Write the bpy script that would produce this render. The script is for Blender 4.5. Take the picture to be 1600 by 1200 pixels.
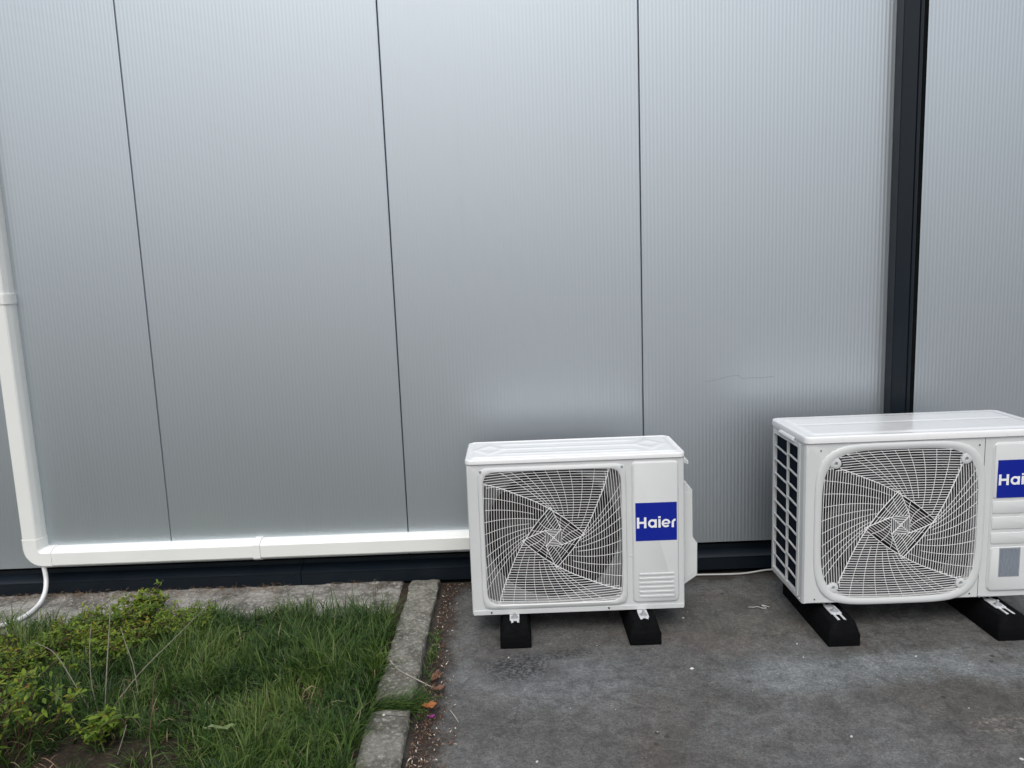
import bpy, math, random
import numpy as np
from mathutils import Vector, Matrix
for o in list(bpy.data.objects): bpy.data.objects.remove(o)
scn = bpy.context.scene
COL = scn.collection
PI = math.pi
random.seed(7); RNG = np.random.default_rng(7)

# ------------------------------------------------------------------ camera
p = math.atan(1200/8106); r = math.atan(310/8100)
R0 = Vector((1,0,0)); U0 = Vector((0,math.sin(p),math.cos(p))); FW = Vector((0,math.cos(p),-math.sin(p)))
CX = math.cos(r)*R0 - math.sin(r)*U0; CU = math.sin(r)*R0 + math.cos(r)*U0
cd = bpy.data.cameras.new('camera'); cam = bpy.data.objects.new('camera', cd); COL.objects.link(cam)
cd.sensor_width = 36; cd.lens = 27.0; cd.clip_start = 0.02; cd.clip_end = 2000
cam.matrix_world = Matrix(((CX.x,CU.x,-FW.x,0),(CX.y,CU.y,-FW.y,0),(CX.z,CU.z,-FW.z,1.384),(0,0,0,1)))
scn.camera = cam

# ------------------------------------------------------------------ sky + sun (overcast)
SUN_EL, SUN_AZ = math.radians(55), math.radians(186)      # azimuth clockwise from +Y (north)
w = bpy.data.worlds.new('World'); scn.world = w; w.use_nodes = True
nt = w.node_tree; bg = nt.nodes['Background']
sky = nt.nodes.new('ShaderNodeTexSky'); sky.sky_type = 'NISHITA'; sky.sun_disc = False
sky.sun_elevation = SUN_EL; sky.sun_rotation = SUN_AZ; sky.dust_density = 4; sky.air_density = 1.0
hs = nt.nodes.new('ShaderNodeHueSaturation'); hs.inputs['Saturation'].default_value = 0.46
nt.links.new(sky.outputs[0], hs.inputs['Color']); nt.links.new(hs.outputs[0], bg.inputs[0])
bg.inputs[1].default_value = 0.15
sl = bpy.data.lights.new('sun', 'SUN'); sl.energy = 0.7; sl.angle = math.radians(45); sl.color = (1,0.97,0.93)
so = bpy.data.objects.new('sun', sl); COL.objects.link(so)
sd = Vector((math.sin(SUN_AZ)*math.cos(SUN_EL), math.cos(SUN_AZ)*math.cos(SUN_EL), math.sin(SUN_EL)))
so.rotation_euler = sd.to_track_quat('Z','Y').to_euler(); so.location = (0,0,6)
scn.render.engine = 'CYCLES'
scn.view_settings.view_transform = 'Standard'; scn.view_settings.look = 'None'
scn.view_settings.gamma = 1; scn.view_settings.exposure = 0.17
scn.cycles.max_bounces = 8

# ------------------------------------------------------------------ materials
def L(c): return tuple(c) + (1.0,) if len(c) == 3 else c
class NT:
    def __init__(s, name):
        s.m = bpy.data.materials.new(name); s.m.use_nodes = True
        s.t = s.m.node_tree; s.b = s.t.nodes['Principled BSDF']; s.out = s.t.nodes['Material Output']
        s.tc = None
    def n(s, k, **kw):
        x = s.t.nodes.new(k)
        for a, v in kw.items(): setattr(x, a, v)
        return x
    def lk(s, a, b): s.t.links.new(a, b)
    def co(s, scale=(1,1,1), loc=(0,0,0), src='Object'):
        if s.tc is None: s.tc = s.n('ShaderNodeTexCoord')
        mp = s.n('ShaderNodeMapping'); mp.inputs['Scale'].default_value = scale; mp.inputs['Location'].default_value = loc
        s.lk(s.tc.outputs[src], mp.inputs[0]); return mp.outputs[0]
    def noise(s, scale, detail=4, rough=.55, mscale=(1,1,1), loc=(0,0,0), dist=0):
        x = s.n('ShaderNodeTexNoise'); x.inputs['Scale'].default_value = scale
        x.inputs['Detail'].default_value = detail; x.inputs['Roughness'].default_value = rough
        x.inputs['Distortion'].default_value = dist
        s.lk(s.co(mscale, loc), x.inputs['Vector']); return x.outputs['Fac']
    def ramp(s, fac, stops, interp='LINEAR'):
        x = s.n('ShaderNodeValToRGB'); x.color_ramp.interpolation = interp
        e = x.color_ramp.elements
        while len(e) < len(stops): e.new(.5)
        for el, (pp, c) in zip(e, stops):
            el.position = pp; el.color = L(c) if not isinstance(c, (int,float)) else (c,c,c,1)
        s.lk(fac, x.inputs[0]); return x.outputs[0]
    def mix(s, fac, a, b, mode='MIX'):
        x = s.n('ShaderNodeMix', data_type='RGBA', blend_type=mode)
        if isinstance(fac, (int,float)): x.inputs[0].default_value = fac
        else: s.lk(fac, x.inputs[0])
        for v, i in ((a,6),(b,7)):
            if isinstance(v, (tuple,list)): x.inputs[i].default_value = L(v)
            else: s.lk(v, x.inputs[i])
        return x.outputs[2]
    def math(s, op, a, b=0.0, c=None):
        x = s.n('ShaderNodeMath', operation=op)
        for i, v in enumerate((a, b) if c is None else (a, b, c)):
            if isinstance(v, (int,float)): x.inputs[i].default_value = v
            else: s.lk(v, x.inputs[i])
        return x.outputs[0]
    def bump(s, h, strength=.3, dist=.002):
        x = s.n('ShaderNodeBump'); x.inputs['Strength'].default_value = strength; x.inputs['Distance'].default_value = dist
        s.lk(h, x.inputs['Height']); s.lk(x.outputs[0], s.b.inputs['Normal']); return x
    def set(s, **kw):
        for k, v in kw.items():
            i = s.b.inputs[k.replace('_',' ')]
            if isinstance(v, (int,float)): i.default_value = v
            elif isinstance(v, (tuple,list)): i.default_value = L(v)
            else: s.lk(v, i)
        return s

M = {}
def paint(name, col, rough=.35, metal=0, var=.06, coat=0, bumps=.05, nscale=9, spec=.5):
    a = NT(name); f = a.noise(nscale, 5, .6)
    dark = tuple(c*(1-var) for c in col)
    c = a.mix(a.ramp(f, [(.35,0),(.7,1)]), dark, col)
    a.set(Base_Color=c, Metallic=metal, Roughness=a.ramp(a.noise(nscale*2.3,4), [(.3,rough*.85),(.7,min(1,rough*1.2))]))
    a.b.inputs['Coat Weight'].default_value = coat; a.b.inputs['Coat Roughness'].default_value = .06
    a.b.inputs['Specular IOR Level'].default_value = spec
    if bumps: a.bump(a.noise(55, 3), bumps, .002)
    M[name] = a.m; return a.m
paint('casing_white', (.60,.62,.618), .34, var=.03)
def lid_mat():
    a = NT('lid_white'); f = a.noise(6,4)
    dust = a.ramp(a.noise(38,6,.7), [(.55,0),(.75,1)])
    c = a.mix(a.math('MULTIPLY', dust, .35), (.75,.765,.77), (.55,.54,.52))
    a.set(Base_Color=c, Roughness=a.ramp(f, [(.3,.12),(.7,.26)])); a.b.inputs['Coat Weight'].default_value=.6
    a.b.inputs['Coat Roughness'].default_value=.05
    a.bump(a.noise(5,2), .25, .006); M['lid_white'] = a.m
lid_mat()
paint('grille_white', (.80,.81,.805), .4, var=.02, bumps=0)
paint('duct_white', (.80,.82,.795), .34, var=.04, nscale=4)
paint('hose_white', (.74,.76,.76), .35, var=.08)
paint('shroud_grey', (.15,.155,.155), .6, var=.25)
paint('shroud_dark', (.05,.052,.053), .6, var=.25)
paint('fan_dark', (.012,.013,.014), .45, var=.1)
paint('inside_black', (.006,.007,.008), .8, var=.1)
paint('logo_blue', (.002,.014,.27), .45, var=.0, bumps=0, spec=.3)
paint('letter_white', (.82,.84,.85), .35, var=.02, bumps=0)
paint('sticker_silver', (.34,.38,.42), .4, metal=.2, var=.08, bumps=0)
paint('sticker_print', (.10,.12,.16), .5, var=.02, bumps=0)
paint('rubber_black', (.0035,.004,.0045), .8, var=.3, bumps=.3, nscale=25, spec=.08)
paint('zinc', (.55,.57,.59), .35, metal=.6, var=.18, nscale=60)
paint('galvanized', (.74,.76,.78), .45, metal=.25, var=.2, nscale=40)
paint('anthracite', (.0055,.0105,.0165), .36, var=.15, nscale=3, spec=.32)
paint('scratch_grey', (.16,.17,.18), .5, var=.5, nscale=40)
paint('joint_black', (.003,.004,.005), .9, var=.1, spec=.1)
paint('cable_grey', (.55,.56,.55), .5, var=.1)
def coil_mat():
    a = NT('coil_blue'); wv = a.n('ShaderNodeTexWave', bands_direction='Y'); wv.inputs['Scale'].default_value = 90
    a.lk(a.co(), wv.inputs['Vector'])
    a.set(Base_Color=a.mix(wv.outputs['Fac'], (.001,.0035,.008), (.003,.010,.022)), Roughness=.75, Metallic=.0)
    a.b.inputs['Specular IOR Level'].default_value=.08
    M['coil_blue'] = a.m
coil_mat()
def wall_mat():
    a = NT('wall_silver')
    f = a.noise(.6, 2, .5)
    c = a.mix(f, (.482,.533,.570), (.508,.559,.595))
    # faint dust runs and splash marks low on the panels
    st = a.math('MULTIPLY', a.ramp(a.noise(30,6,.6,mscale=(1,1,.03)), [(.52,0),(.72,.10)]), a.ramp(a.noise(3,4), [(.45,0),(.65,1)]))
    c = a.mix(st, c, (.34,.34,.33))
    sp_ = a.math('MULTIPLY', a.ramp(a.noise(140,3,.6), [(.66,0),(.71,.35)]), a.ramp(a.noise(2.2,3), [(.5,0),(.62,1)]))
    sep = a.n('ShaderNodeSeparateXYZ'); a.lk(a.co(), sep.inputs[0])
    low = a.n('ShaderNodeMapRange'); a.lk(sep.outputs[2], low.inputs[0]); low.inputs[1].default_value=.55; low.inputs[2].default_value=.14
    c = a.mix(a.math('MULTIPLY', sp_, low.outputs[0]), c, (.20,.19,.17))
    a.set(Base_Color=c, Metallic=.84, Roughness=.44)
    a.bump(a.noise(900,2), .06, .0004); M['wall_silver'] = a.m
wall_mat()
def ground_mat():
    a = NT('asphalt')
    sep = a.n('ShaderNodeSeparateXYZ'); a.lk(a.co(), sep.inputs[0]); X, Y = sep.outputs[0], sep.outputs[1]
    big = a.noise(1.6, 6, .6, dist=.4); mid = a.noise(7, 8, .68); fine = a.noise(70, 8, .75); grit = a.noise(420, 3, .6)
    c = a.mix(a.ramp(big, [(.35,0),(.65,1)]), (.078,.077,.072), (.104,.107,.107))
        # pale dried-water band crossing the yard
    def band(y0, w0, x0, x1):
        yd = a.math('ADD', Y, a.math('MULTIPLY', a.math('SUBTRACT', a.noise(2.3,7,.65), .5), .45))
        d = a.math('ABSOLUTE', a.math('SUBTRACT', yd, y0))
        m = a.math('SUBTRACT', 1, a.math('DIVIDE', d, w0)); m = a.math('MAXIMUM', m, 0)
        mx = a.n('ShaderNodeMapRange', interpolation_type='SMOOTHSTEP'); a.lk(X, mx.inputs[0]); mx.inputs[1].default_value=x0; mx.inputs[2].default_value=x1
        return a.math('MULTIPLY', m, mx.outputs[0])
    b1 = a.math('MULTIPLY', a.ramp(band(2.42,.13,.45,1.0), [(0,0),(.6,1)]), a.ramp(fine, [(.3,.55),(.6,1)]))
    c = a.mix(a.math('MULTIPLY', b1, .85), c, (.148,.162,.168))
    # grey powder patch in front of the small unit
    def blob(cx, cy, rx, ry, sc=.35):
        dx = a.math('DIVIDE', a.math('SUBTRACT', X, cx), rx); dy = a.math('DIVIDE', a.math('SUBTRACT', Y, cy), ry)
        q = a.math('ADD', a.math('MULTIPLY', dx, dx), a.math('MULTIPLY', dy, dy))
        q = a.math('ADD', q, a.math('MULTIPLY', a.math('SUBTRACT', a.noise(9,7,.7), .5), sc*6))
        mr = a.n('ShaderNodeMapRange', interpolation_type='SMOOTHSTEP'); a.lk(q, mr.inputs[0])
        mr.inputs[1].default_value=1.3; mr.inputs[2].default_value=0; return mr.outputs[0]
    c = a.mix(a.math('MULTIPLY', blob(.12,2.46,.42,.22), .7), c, (.135,.144,.150))
    c = a.mix(a.math('MULTIPLY', a.math('MULTIPLY', blob(-.02,2.53,.16,.13,.2), a.ramp(fine,[(.46,0),(.52,1)])), .9), c, (.014,.014,.015))
    c = a.mix(a.math('MULTIPLY', blob(.17,2.62,.12,.05,.2), a.ramp(fine,[(.48,0),(.54,1)])), c, (.018,.018,.018))
    c = a.mix(a.math('MULTIPLY', blob(1.45,2.10,.15,.06,.35), a.ramp(fine,[(.48,0),(.62,.6)])), c, (.20,.17,.145))
    c = a.mix(a.math('MULTIPLY', blob(.9,2.75,.5,.12,.3), .4), c, (.075,.066,.052))
    # rusty brown tinge, pits and pale grit
    c = a.mix(a.math('MULTIPLY', a.ramp(a.noise(3.3,5,.6,loc=(4,2,0)), [(.5,0),(.7,1)]), .35), c, (.085,.066,.055))
    v = a.n('ShaderNodeTexVoronoi'); v.inputs['Scale'].default_value=13; a.lk(a.co(), v.inputs['Vector'])
    spots = a.math('MULTIPLY', a.ramp(v.outputs['Distance'], [(.07,1),(.14,0)]), a.ramp(a.noise(5,3,.5,loc=(9,1,0)), [(.5,0),(.6,1)]))
    c = a.mix(a.math('MULTIPLY', spots, .85), c, (.022,.021,.02))
    # dirt gathered at the kerb foot and wall foot
    dm = a.n('ShaderNodeMapRange', interpolation_type='SMOOTHSTEP'); a.lk(a.math('ADD', X, a.math('MULTIPLY', a.math('SUBTRACT', a.noise(14,6,.65), .5), .16)), dm.inputs[0]); dm.inputs[1].default_value=-.235; dm.inputs[2].default_value=-.30
    dw = a.n('ShaderNodeMapRange', interpolation_type='SMOOTHSTEP'); a.lk(a.math('ADD', Y, a.math('MULTIPLY', a.math('SUBTRACT', a.noise(10,6,.65), .5), .2)), dw.inputs[0]); dw.inputs[1].default_value=3.16; dw.inputs[2].default_value=3.27
    c = a.mix(a.math('MULTIPLY', a.math('MAXIMUM', dm.outputs[0], dw.outputs[0]), .85), c, (.026,.020,.015))
    # mottling at several sizes: multiply by noise
    for nz_, lo, hi, p0, p1 in ((a.noise(4.5,7,.7,loc=(3,5,0)),.80,1.22,.36,.64),(a.noise(19,8,.72,loc=(1,7,0),dist=.6),.76,1.26,.36,.62),(fine,.74,1.28,.36,.62),(a.noise(150,4,.7),.72,1.32,.36,.64)):
        c = a.mix(1.0, c, a.ramp(nz_, [(p0,lo*.5),(p1,hi*.5)]), 'MULTIPLY'); c = a.mix(1.0, c, (2.0,2.0,2.0), 'MULTIPLY')
    # thin cracks and scratches
    vc_ = a.n('ShaderNodeTexVoronoi', feature='DISTANCE_TO_EDGE'); vc_.inputs['Scale'].default_value=2.1
    dn = a.n('ShaderNodeTexNoise'); dn.inputs['Scale'].default_value=6; dn.inputs['Detail'].default_value=8; a.lk(a.co(), dn.inputs['Vector'])
    vm = a.n('ShaderNodeVectorMath', operation='ADD'); a.lk(a.co(), vm.inputs[0]); vs = a.n('ShaderNodeVectorMath', operation='SCALE'); vs.inputs['Scale'].default_value=.35; a.lk(dn.outputs['Color'], vs.inputs[0]); a.lk(vs.outputs[0], vm.inputs[1]); a.lk(vm.outputs[0], vc_.inputs['Vector'])
    ck = a.math('MULTIPLY', a.ramp(vc_.outputs['Distance'], [(.003,1),(.010,0)]), a.ramp(a.noise(1.7,3,.5,loc=(2,8,0)), [(.52,0),(.60,.38)]))
    c = a.mix(ck, c, (.018,.018,.018))
    c = a.mix(a.ramp(grit, [(.68,0),(.76,.6)]), c, (.17,.17,.165))
    a.set(Base_Color=c, Roughness=a.ramp(mid, [(.3,.62),(.7,.9)])); a.b.inputs['Specular IOR Level'].default_value=.3
    h = a.math('ADD', a.math('MULTIPLY', fine, .6), a.math('ADD', a.math('MULTIPLY', grit, .35), a.math('MULTIPLY', mid, 1.2)))
    a.bump(h, .65, .005); M['asphalt'] = a.m
ground_mat()
def rough_mat(name, c1, c2, c3, bstr=.8, dist=.006, sc=1.0, rough=.9):
    a = NT(name); f = a.noise(9*sc,8,.65); g = a.noise(60*sc,8,.7); h = a.noise(260*sc,4,.7)
    c = a.mix(a.ramp(f, [(.38,0),(.62,1)]), c1, c2); c = a.mix(a.ramp(g, [(.5,0),(.72,.85)]), c, c3)
    c = a.mix(a.ramp(g, [(.3,.7),(.42,0)]), c, tuple(x*.35 for x in c1))
    a.set(Base_Color=c, Roughness=rough); a.b.inputs['Specular IOR Level'].default_value=.25
    a.bump(a.math('ADD', a.math('MULTIPLY', g, 1.4), a.math('ADD', a.math('MULTIPLY', f, 1.6), a.math('MULTIPLY', h, .4))), bstr, dist)
    M[name] = a.m
rough_mat('kerb_concrete', (.13,.127,.105), (.27,.265,.23), (.58,.57,.52), dist=.013, sc=1.2)
rough_mat('footing_concrete', (.13,.122,.105), (.38,.37,.34), (.68,.67,.64), dist=.014)
rough_mat('soil', (.022,.017,.012), (.045,.035,.025), (.10,.075,.05), dist=.012)
def attr_mat(name, stops, trans=.35, rough=.5):
    a = NT(name); at = a.n('ShaderNodeAttribute', attribute_name='tint')
    c = a.ramp(at.outputs['Fac'], stops)
    a.set(Base_Color=c, Roughness=rough); a.b.inputs['Specular IOR Level'].default_value=.35
    if trans:
        tr = a.n('ShaderNodeBsdfTranslucent'); a.lk(c, tr.inputs[0]); mx = a.n('ShaderNodeMixShader'); mx.inputs[0].default_value = trans
        a.lk(a.b.outputs[0], mx.inputs[1]); a.lk(tr.outputs[0], mx.inputs[2]); a.lk(mx.outputs[0], a.out.inputs[0])
    M[name] = a.m
attr_mat('grass_blade', [(0,(.015,.042,.010)),(.4,(.048,.110,.019)),(.75,(.128,.205,.038)),(.92,(.15,.19,.06)),(1,(.30,.27,.16))])
attr_mat('shrub_leaf', [(0,(.07,.13,.015)),(.4,(.13,.21,.018)),(.8,(.22,.29,.028)),(.94,(.30,.27,.03)),(1,(.28,.12,.03))])
attr_mat('litter_bits', [(0,(.035,.018,.012)),(.4,(.11,.052,.032)),(.7,(.20,.12,.075)),(.86,(.33,.27,.20)),(1,(.62,.58,.52))], trans=0, rough=.8)
attr_mat('needle_bits', [(0,(.05,.03,.018)),(.6,(.17,.10,.055)),(1,(.32,.24,.15))], trans=0, rough=.8)
paint('twig_bark', (.20,.17,.135), .8, var=.4, nscale=80)
paint('stem_red', (.10,.045,.03), .7, var=.4, nscale=60)
paint('dead_stem', (.42,.39,.33), .8, var=.25, nscale=60)
paint('grey_stem', (.25,.225,.18), .85, var=.4, nscale=60)
paint('leaf_orange', (.42,.14,.04), .6, var=.4, nscale=60)
paint('leaf_brown', (.20,.10,.06), .7, var=.4, nscale=60)
paint('petal_purple', (.25,.02,.20), .6, var=.3, nscale=80)
paint('pebble_white', (.62,.61,.57), .8, var=.2, nscale=90)
paint('leaf_pale', (.15,.21,.075), .5, var=.3, nscale=40)

# ------------------------------------------------------------------ mesh helpers
class MB:
    def __init__(s): s.v = []; s.f = []
    def add(s, v, f):
        b = len(s.v); s.v += [tuple(x) for x in v]; s.f += [tuple(i+b for i in q) for q in f]; return s
    def box(s, x0,x1,y0,y1,z0,z1):
        return s.add([(x0,y0,z0),(x1,y0,z0),(x1,y1,z0),(x0,y1,z0),(x0,y0,z1),(x1,y0,z1),(x1,y1,z1),(x0,y1,z1)],
              [(0,3,2,1),(4,5,6,7),(0,1,5,4),(1,2,6,5),(2,3,7,6),(3,0,4,7)])
    def loft(s, loops, cap0=False, cap1=False, closed=True):
        n = len(loops[0]); b = len(s.v)
        for lp in loops: s.v += [tuple(q) for q in lp]
        for i in range(len(loops)-1):
            for j in range(n if closed else n-1):
                k = (j+1) % n
                s.f.append((b+i*n+j, b+i*n+k, b+(i+1)*n+k, b+(i+1)*n+j))
        if cap0: s.f.append(tuple(b+j for j in range(n-1,-1,-1)))
        if cap1: s.f.append(tuple(b+(len(loops)-1)*n+j for j in range(n)))
        return s
    def tube(s, pts, rad, n=6, taper=None):
        pts = [Vector(q) for q in pts]; loops = []
        up = Vector((0,0,1)); 
        for i, q in enumerate(pts):
            t = (pts[min(i+1,len(pts)-1)] - pts[max(i-1,0)]).normalized()
            a = t.cross(up); 
            if a.length < .1: a = t.cross(Vector((0,1,0)))
            a.normalize(); b2 = t.cross(a).normalized()
            rr_ = rad if taper is None else rad*(1-(1-taper)*i/(len(pts)-1))
            loops.append([q + a*rr_*math.cos(2*PI*k/n) + b2*rr_*math.sin(2*PI*k/n) for k in range(n)])
        return s.loft(loops, True, True)
    def build(s, name, mat, parent=None, smooth=30, bevel=0, loc=None):
        me = bpy.data.meshes.new(name); me.from_pydata([tuple(map(float,q)) for q in s.v], [], s.f); me.update()
        import bmesh
        bm = bmesh.new(); bm.from_mesh(me); bmesh.ops.recalc_face_normals(bm, faces=bm.faces); bm.to_mesh(me); bm.free()
        if smooth: me.shade_smooth(); me.set_sharp_from_angle(angle=math.radians(smooth))
        me.materials.append(M[mat] if isinstance(mat,str) else mat)
        o = bpy.data.objects.new(name, me); COL.objects.link(o)
        if parent is not None: o.parent = parent
        if loc: o.location = loc
        if bevel:
            m = o.modifiers.new('bevel','BEVEL'); m.width = bevel; m.segments = 2; m.limit_method = 'ANGLE'; m.angle_limit = math.radians(40)
        return o
def tag(o, label=None, cat=None, group=None, kind=None):
    if label: o['label'] = label
    if cat: o['category'] = cat
    if group: o['group'] = group
    if kind: o['kind'] = kind
    return o
def empty(name, loc, label, cat, group=None, rz=0):
    o = bpy.data.objects.new(name, None); COL.objects.link(o); o.location = loc; o.rotation_euler = (0,0,rz)
    o.empty_display_size = .1
    return tag(o, label, cat, group)
def copy_tree(o, parent=None):
    c = o.copy(); COL.objects.link(c); c.parent = parent
    for ch in list(o.children): copy_tree(ch, c)
    return c
def rr2(x0,x1,z0,z1,rad,n=6):
    """rounded rectangle, counter-clockwise from right-top corner"""
    out = []
    for cx, cz, a0 in ((x1-rad,z1-rad,0),(x0+rad,z1-rad,90),(x0+rad,z0+rad,180),(x1-rad,z0+rad,270)):
        for k in range(n+1):
            a = math.radians(a0+90*k/n); out.append((cx+rad*math.cos(a), cz+rad*math.sin(a)))
    return out
def squircle(x0,x1,z0,z1,rad,bulge,n=8):
    """rounded rectangle whose sides bow outwards; same vertex order as rr2 plus side points"""
    cx,cz,hx,hz = (x0+x1)/2,(z0+z1)/2,(x1-x0)/2,(z1-z0)/2
    N = 4*(n+1); out = []
    base = rr2(x0,x1,z0,z1,rad,n)
    return base
def bowed(cx, cz, hx, hz, e, N=72, start=0):
    out = []
    for k in range(N):
        a = start + 2*PI*k/N; c, s_ = math.cos(a), math.sin(a)
        rho = (abs(c/hx)**e + abs(s_/hz)**e)**(-1/e)
        out.append((cx+rho*c, cz+rho*s_))
    return out
def polar_rect(x0,x1,z0,z1,cx,cz,N=72,start=0):
    out = []
    for k in range(N):
        a = start + 2*PI*k/N; c, s_ = math.cos(a), math.sin(a); t = []
        if c > 1e-9: t.append((x1-cx)/c)
        if c < -1e-9: t.append((x0-cx)/c)
        if s_ > 1e-9: t.append((z1-cz)/s_)
        if s_ < -1e-9: t.append((z0-cz)/s_)
        t = min(t); out.append([cx+t*c, cz+t*s_])
    for X, Z in ((x0,z0),(x1,z0),(x0,z1),(x1,z1)):      # snap nearest sample to each corner
        j = min(range(N), key=lambda i: (out[i][0]-X)**2+(out[i][1]-Z)**2); out[j] = [X,Z]
    return [tuple(q) for q in out]
def at(loop, y): return [(x,y,z) for x,z in loop]

# ------------------------------------------------------------------ ground
g = MB(); g.add([(-150,-200,0),(150,-200,0),(150,60,0),(-150,60,0)], [(0,1,2,3)])
tag(g.build('ground','asphalt',smooth=0), kind='structure')
def noise_grid(name, x0,x1,y0,y1,nx,ny,zf,mat):
    xs = np.linspace(x0,x1,nx); ys = np.linspace(y0,y1,ny); b = MB()
    b.v = [(x,y,zf(x,y)) for y in ys for x in xs]
    b.f = [(j*nx+i, j*nx+i+1, (j+1)*nx+i+1, (j+1)*nx+i) for j in range(ny-1) for i in range(nx-1)]
    o = b.build(name, mat, smooth=180); return tag(o, kind='structure')
from mathutils import noise as mn
def nz(x,y,s,seed=0): return mn.noise(Vector((x*s,y*s,seed*7.3)))
noise_grid('soil_bed', -5.5,-.44,-.5,3.33,150,120, lambda x,y: max(.003,.010+.010*nz(x,y,3)+.006*nz(x,y,11,2)) - (.03 if x>-.47 else 0), 'soil')
def fz(x,y):
    front = 2.985+.03*nz(x,0,3,4)+.02*nz(x,0,11,5)-.06*min(1,max(0,(-1.7-x)/.3))
    z = .021+.006*nz(x,y,6,1)+.006*nz(x,y,20,2)+.004*nz(x,y,55,3)
    if y < front: z -= .06*min(1,(front-y)/.03)
    if x > -.525: z -= .03*min(1,(x+.525)/.012)
    return z
noise_grid('concrete_strip', -4.2,-.475,2.86,3.335,520,80, fz, 'footing_concrete')

# ------------------------------------------------------------------ kerb stones
def kerb(y0, y1, label, seed, dx=0, tilt=0):
    x0, x1 = -.482+dx, -.358+dx; b = MB(); nx, ny = 10, int((y1-y0)/.012); bv=.008
    prof = [(x0,-.03),(x0,.012),(x0,.028),(x0+bv*.6,.034)] + [(x0+bv+(x1-x0-2*bv)*k/nx,.035) for k in range(1,nx)] + [(x1-bv*.6,.034),(x1,.029),(x1,.012),(x1,-.03)]
    loops = []
    for j in range(ny+1):
        y = y0+(y1-y0)*j/ny; e = min(y-y0, y1-y); dz = -.012*max(0,1-e/.02)**2
        lp = []
        for x,z in prof:
            k = 1 if z > 0 else 0
            lp.append((x+k*(.007*nz(y,z*3+x,9,seed)+.006*nz(y,z,31,seed+1)) + tilt*(y-y0), y, z + k*(dz+.005*nz(x,y,13,seed+2)+.005*nz(x,y,45,seed+3)+.004*nz(x,y,4,seed+5))))
        loops.append(lp)
    b.loft(loops, True, True, closed=True)
    return tag(b.build('kerb_stone','kerb_concrete',smooth=60), label, 'kerb stone', 'concrete kerb stones edging the grass')
kerb(2.315, 3.28, 'long concrete kerb stone running up to the dark base trim of the wall', 1)
kerb(1.30, 2.25, 'nearer pale concrete kerb stone at the bottom edge of the photo, past the grassy break', 20, .010, -.012)

# ------------------------------------------------------------------ wall
WY = 3.307
wall = empty('metal_wall', (0,WY,0), 'silver ribbed metal panel wall with dark base trim and dark upright cover strip', 'wall')
seams = [-5.79,-4.73,-3.67,-2.61,-1.551,-.490,.570,1.632,2.692,3.752,4.81]
PIT = .0158
for i in range(len(seams)-1):
    x0, x1 = seams[i]+.0023, seams[i+1]-.0023; n = int((x1-x0)/PIT*8)
    if i == 6: x1 = 1.628
    loopA, loopB = [], []
    A = .00020
    pts = [(x0+.004,.02)] + [(x0,.02),(x0,.0012),(x0+.0012,.0)] + [(x0+.004+(x1-x0-.008)*k/n, A*(1-math.cos(2*PI*k/n*round((x1-x0)/PIT)))) for k in range(1,n)] + [(x1-.0012,.0),(x1,.0012),(x1,.02)]
    if seams[i+1] == 1.632: pts = [q for q in pts if q[0] < 1.66]
    b = MB(); b.loft([[(x,y,.142) for x,y in pts],[(x,y,4.2) for x,y in pts]], closed=False)
    b.f.append(tuple(range(len(pts))))
    b.build('wall_panel','wall_silver',wall,smooth=50)
b = MB(); b.box(-5.8,4.8,.021,.08,.125,4.2); b.build('panel_backing','joint_black',wall)
# base trim profile (y,z): recess, sloping ledge, nose, face
prof = [(.055,.16),(.030,.16),(.030,.104),(.026,.101),(-.020,.082),(-.0235,.0795),(-.0235,.077),(-.021,.075),(-.021,.022),(-.019,.020),(.055,.020)]
b = MB(); b.loft([[(x,y,z) for y,z in prof] for x in (-5.8,-.98)], True, True); b.build('base_trim','anthracite',wall,smooth=25)
b = MB(); b.loft([[(x,y,z) for y,z in prof] for x in (-.977,1.9)], True, True); b.build('base_trim','anthracite',wall,smooth=25)
b = MB(); b.loft([[(x,y,z) for y,z in prof] for x in (1.903,4.8)], True, True); b.build('base_trim','anthracite',wall,smooth=25)
b = MB(); b.box(-5.8,4.8,-.004,.05,-.05,.0195); b.build('sole_plate','joint_black',wall)
# upright cover strip: folded box section with a small groove at its right
sp = [(1.625,.0),(1.622,-.062),(1.625,-.066),(1.684,-.066),(1.686,-.063),(1.686,-.056),(1.6885,-.056),(1.6885,-.063),(1.6905,-.066),(1.7010,-.066),(1.703,-.064),(1.703,-.0)]
b = MB(); b.loft([[(x,y,z) for x,y in sp] for z in (.13,4.2)], True, True); b.build('upright_cover_strip','anthracite',wall,smooth=25)
b = MB(); b.box(1.7035,1.752,-.006,.0,.13,4.2); b.build('joint_strip','joint_black',wall)
# pencil scratch across the panel above the gap between the units
def scr(pts, rad=.0007): return MB().tube(pts, rad, 4)
b = MB(); P = [(.842,-.0002,.872),(.88,-.0002,.876),(.93,-.0002,.889),(.965,-.0002,.894),(.99,-.0002,.893),(1.0,-.0002,.880),(1.04,-.0002,.882),(1.09,-.0002,.880),(1.14,-.0002,.884)]
b.tube(P, .0004, 4); b.build('scratch','scratch_grey',wall)

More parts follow.
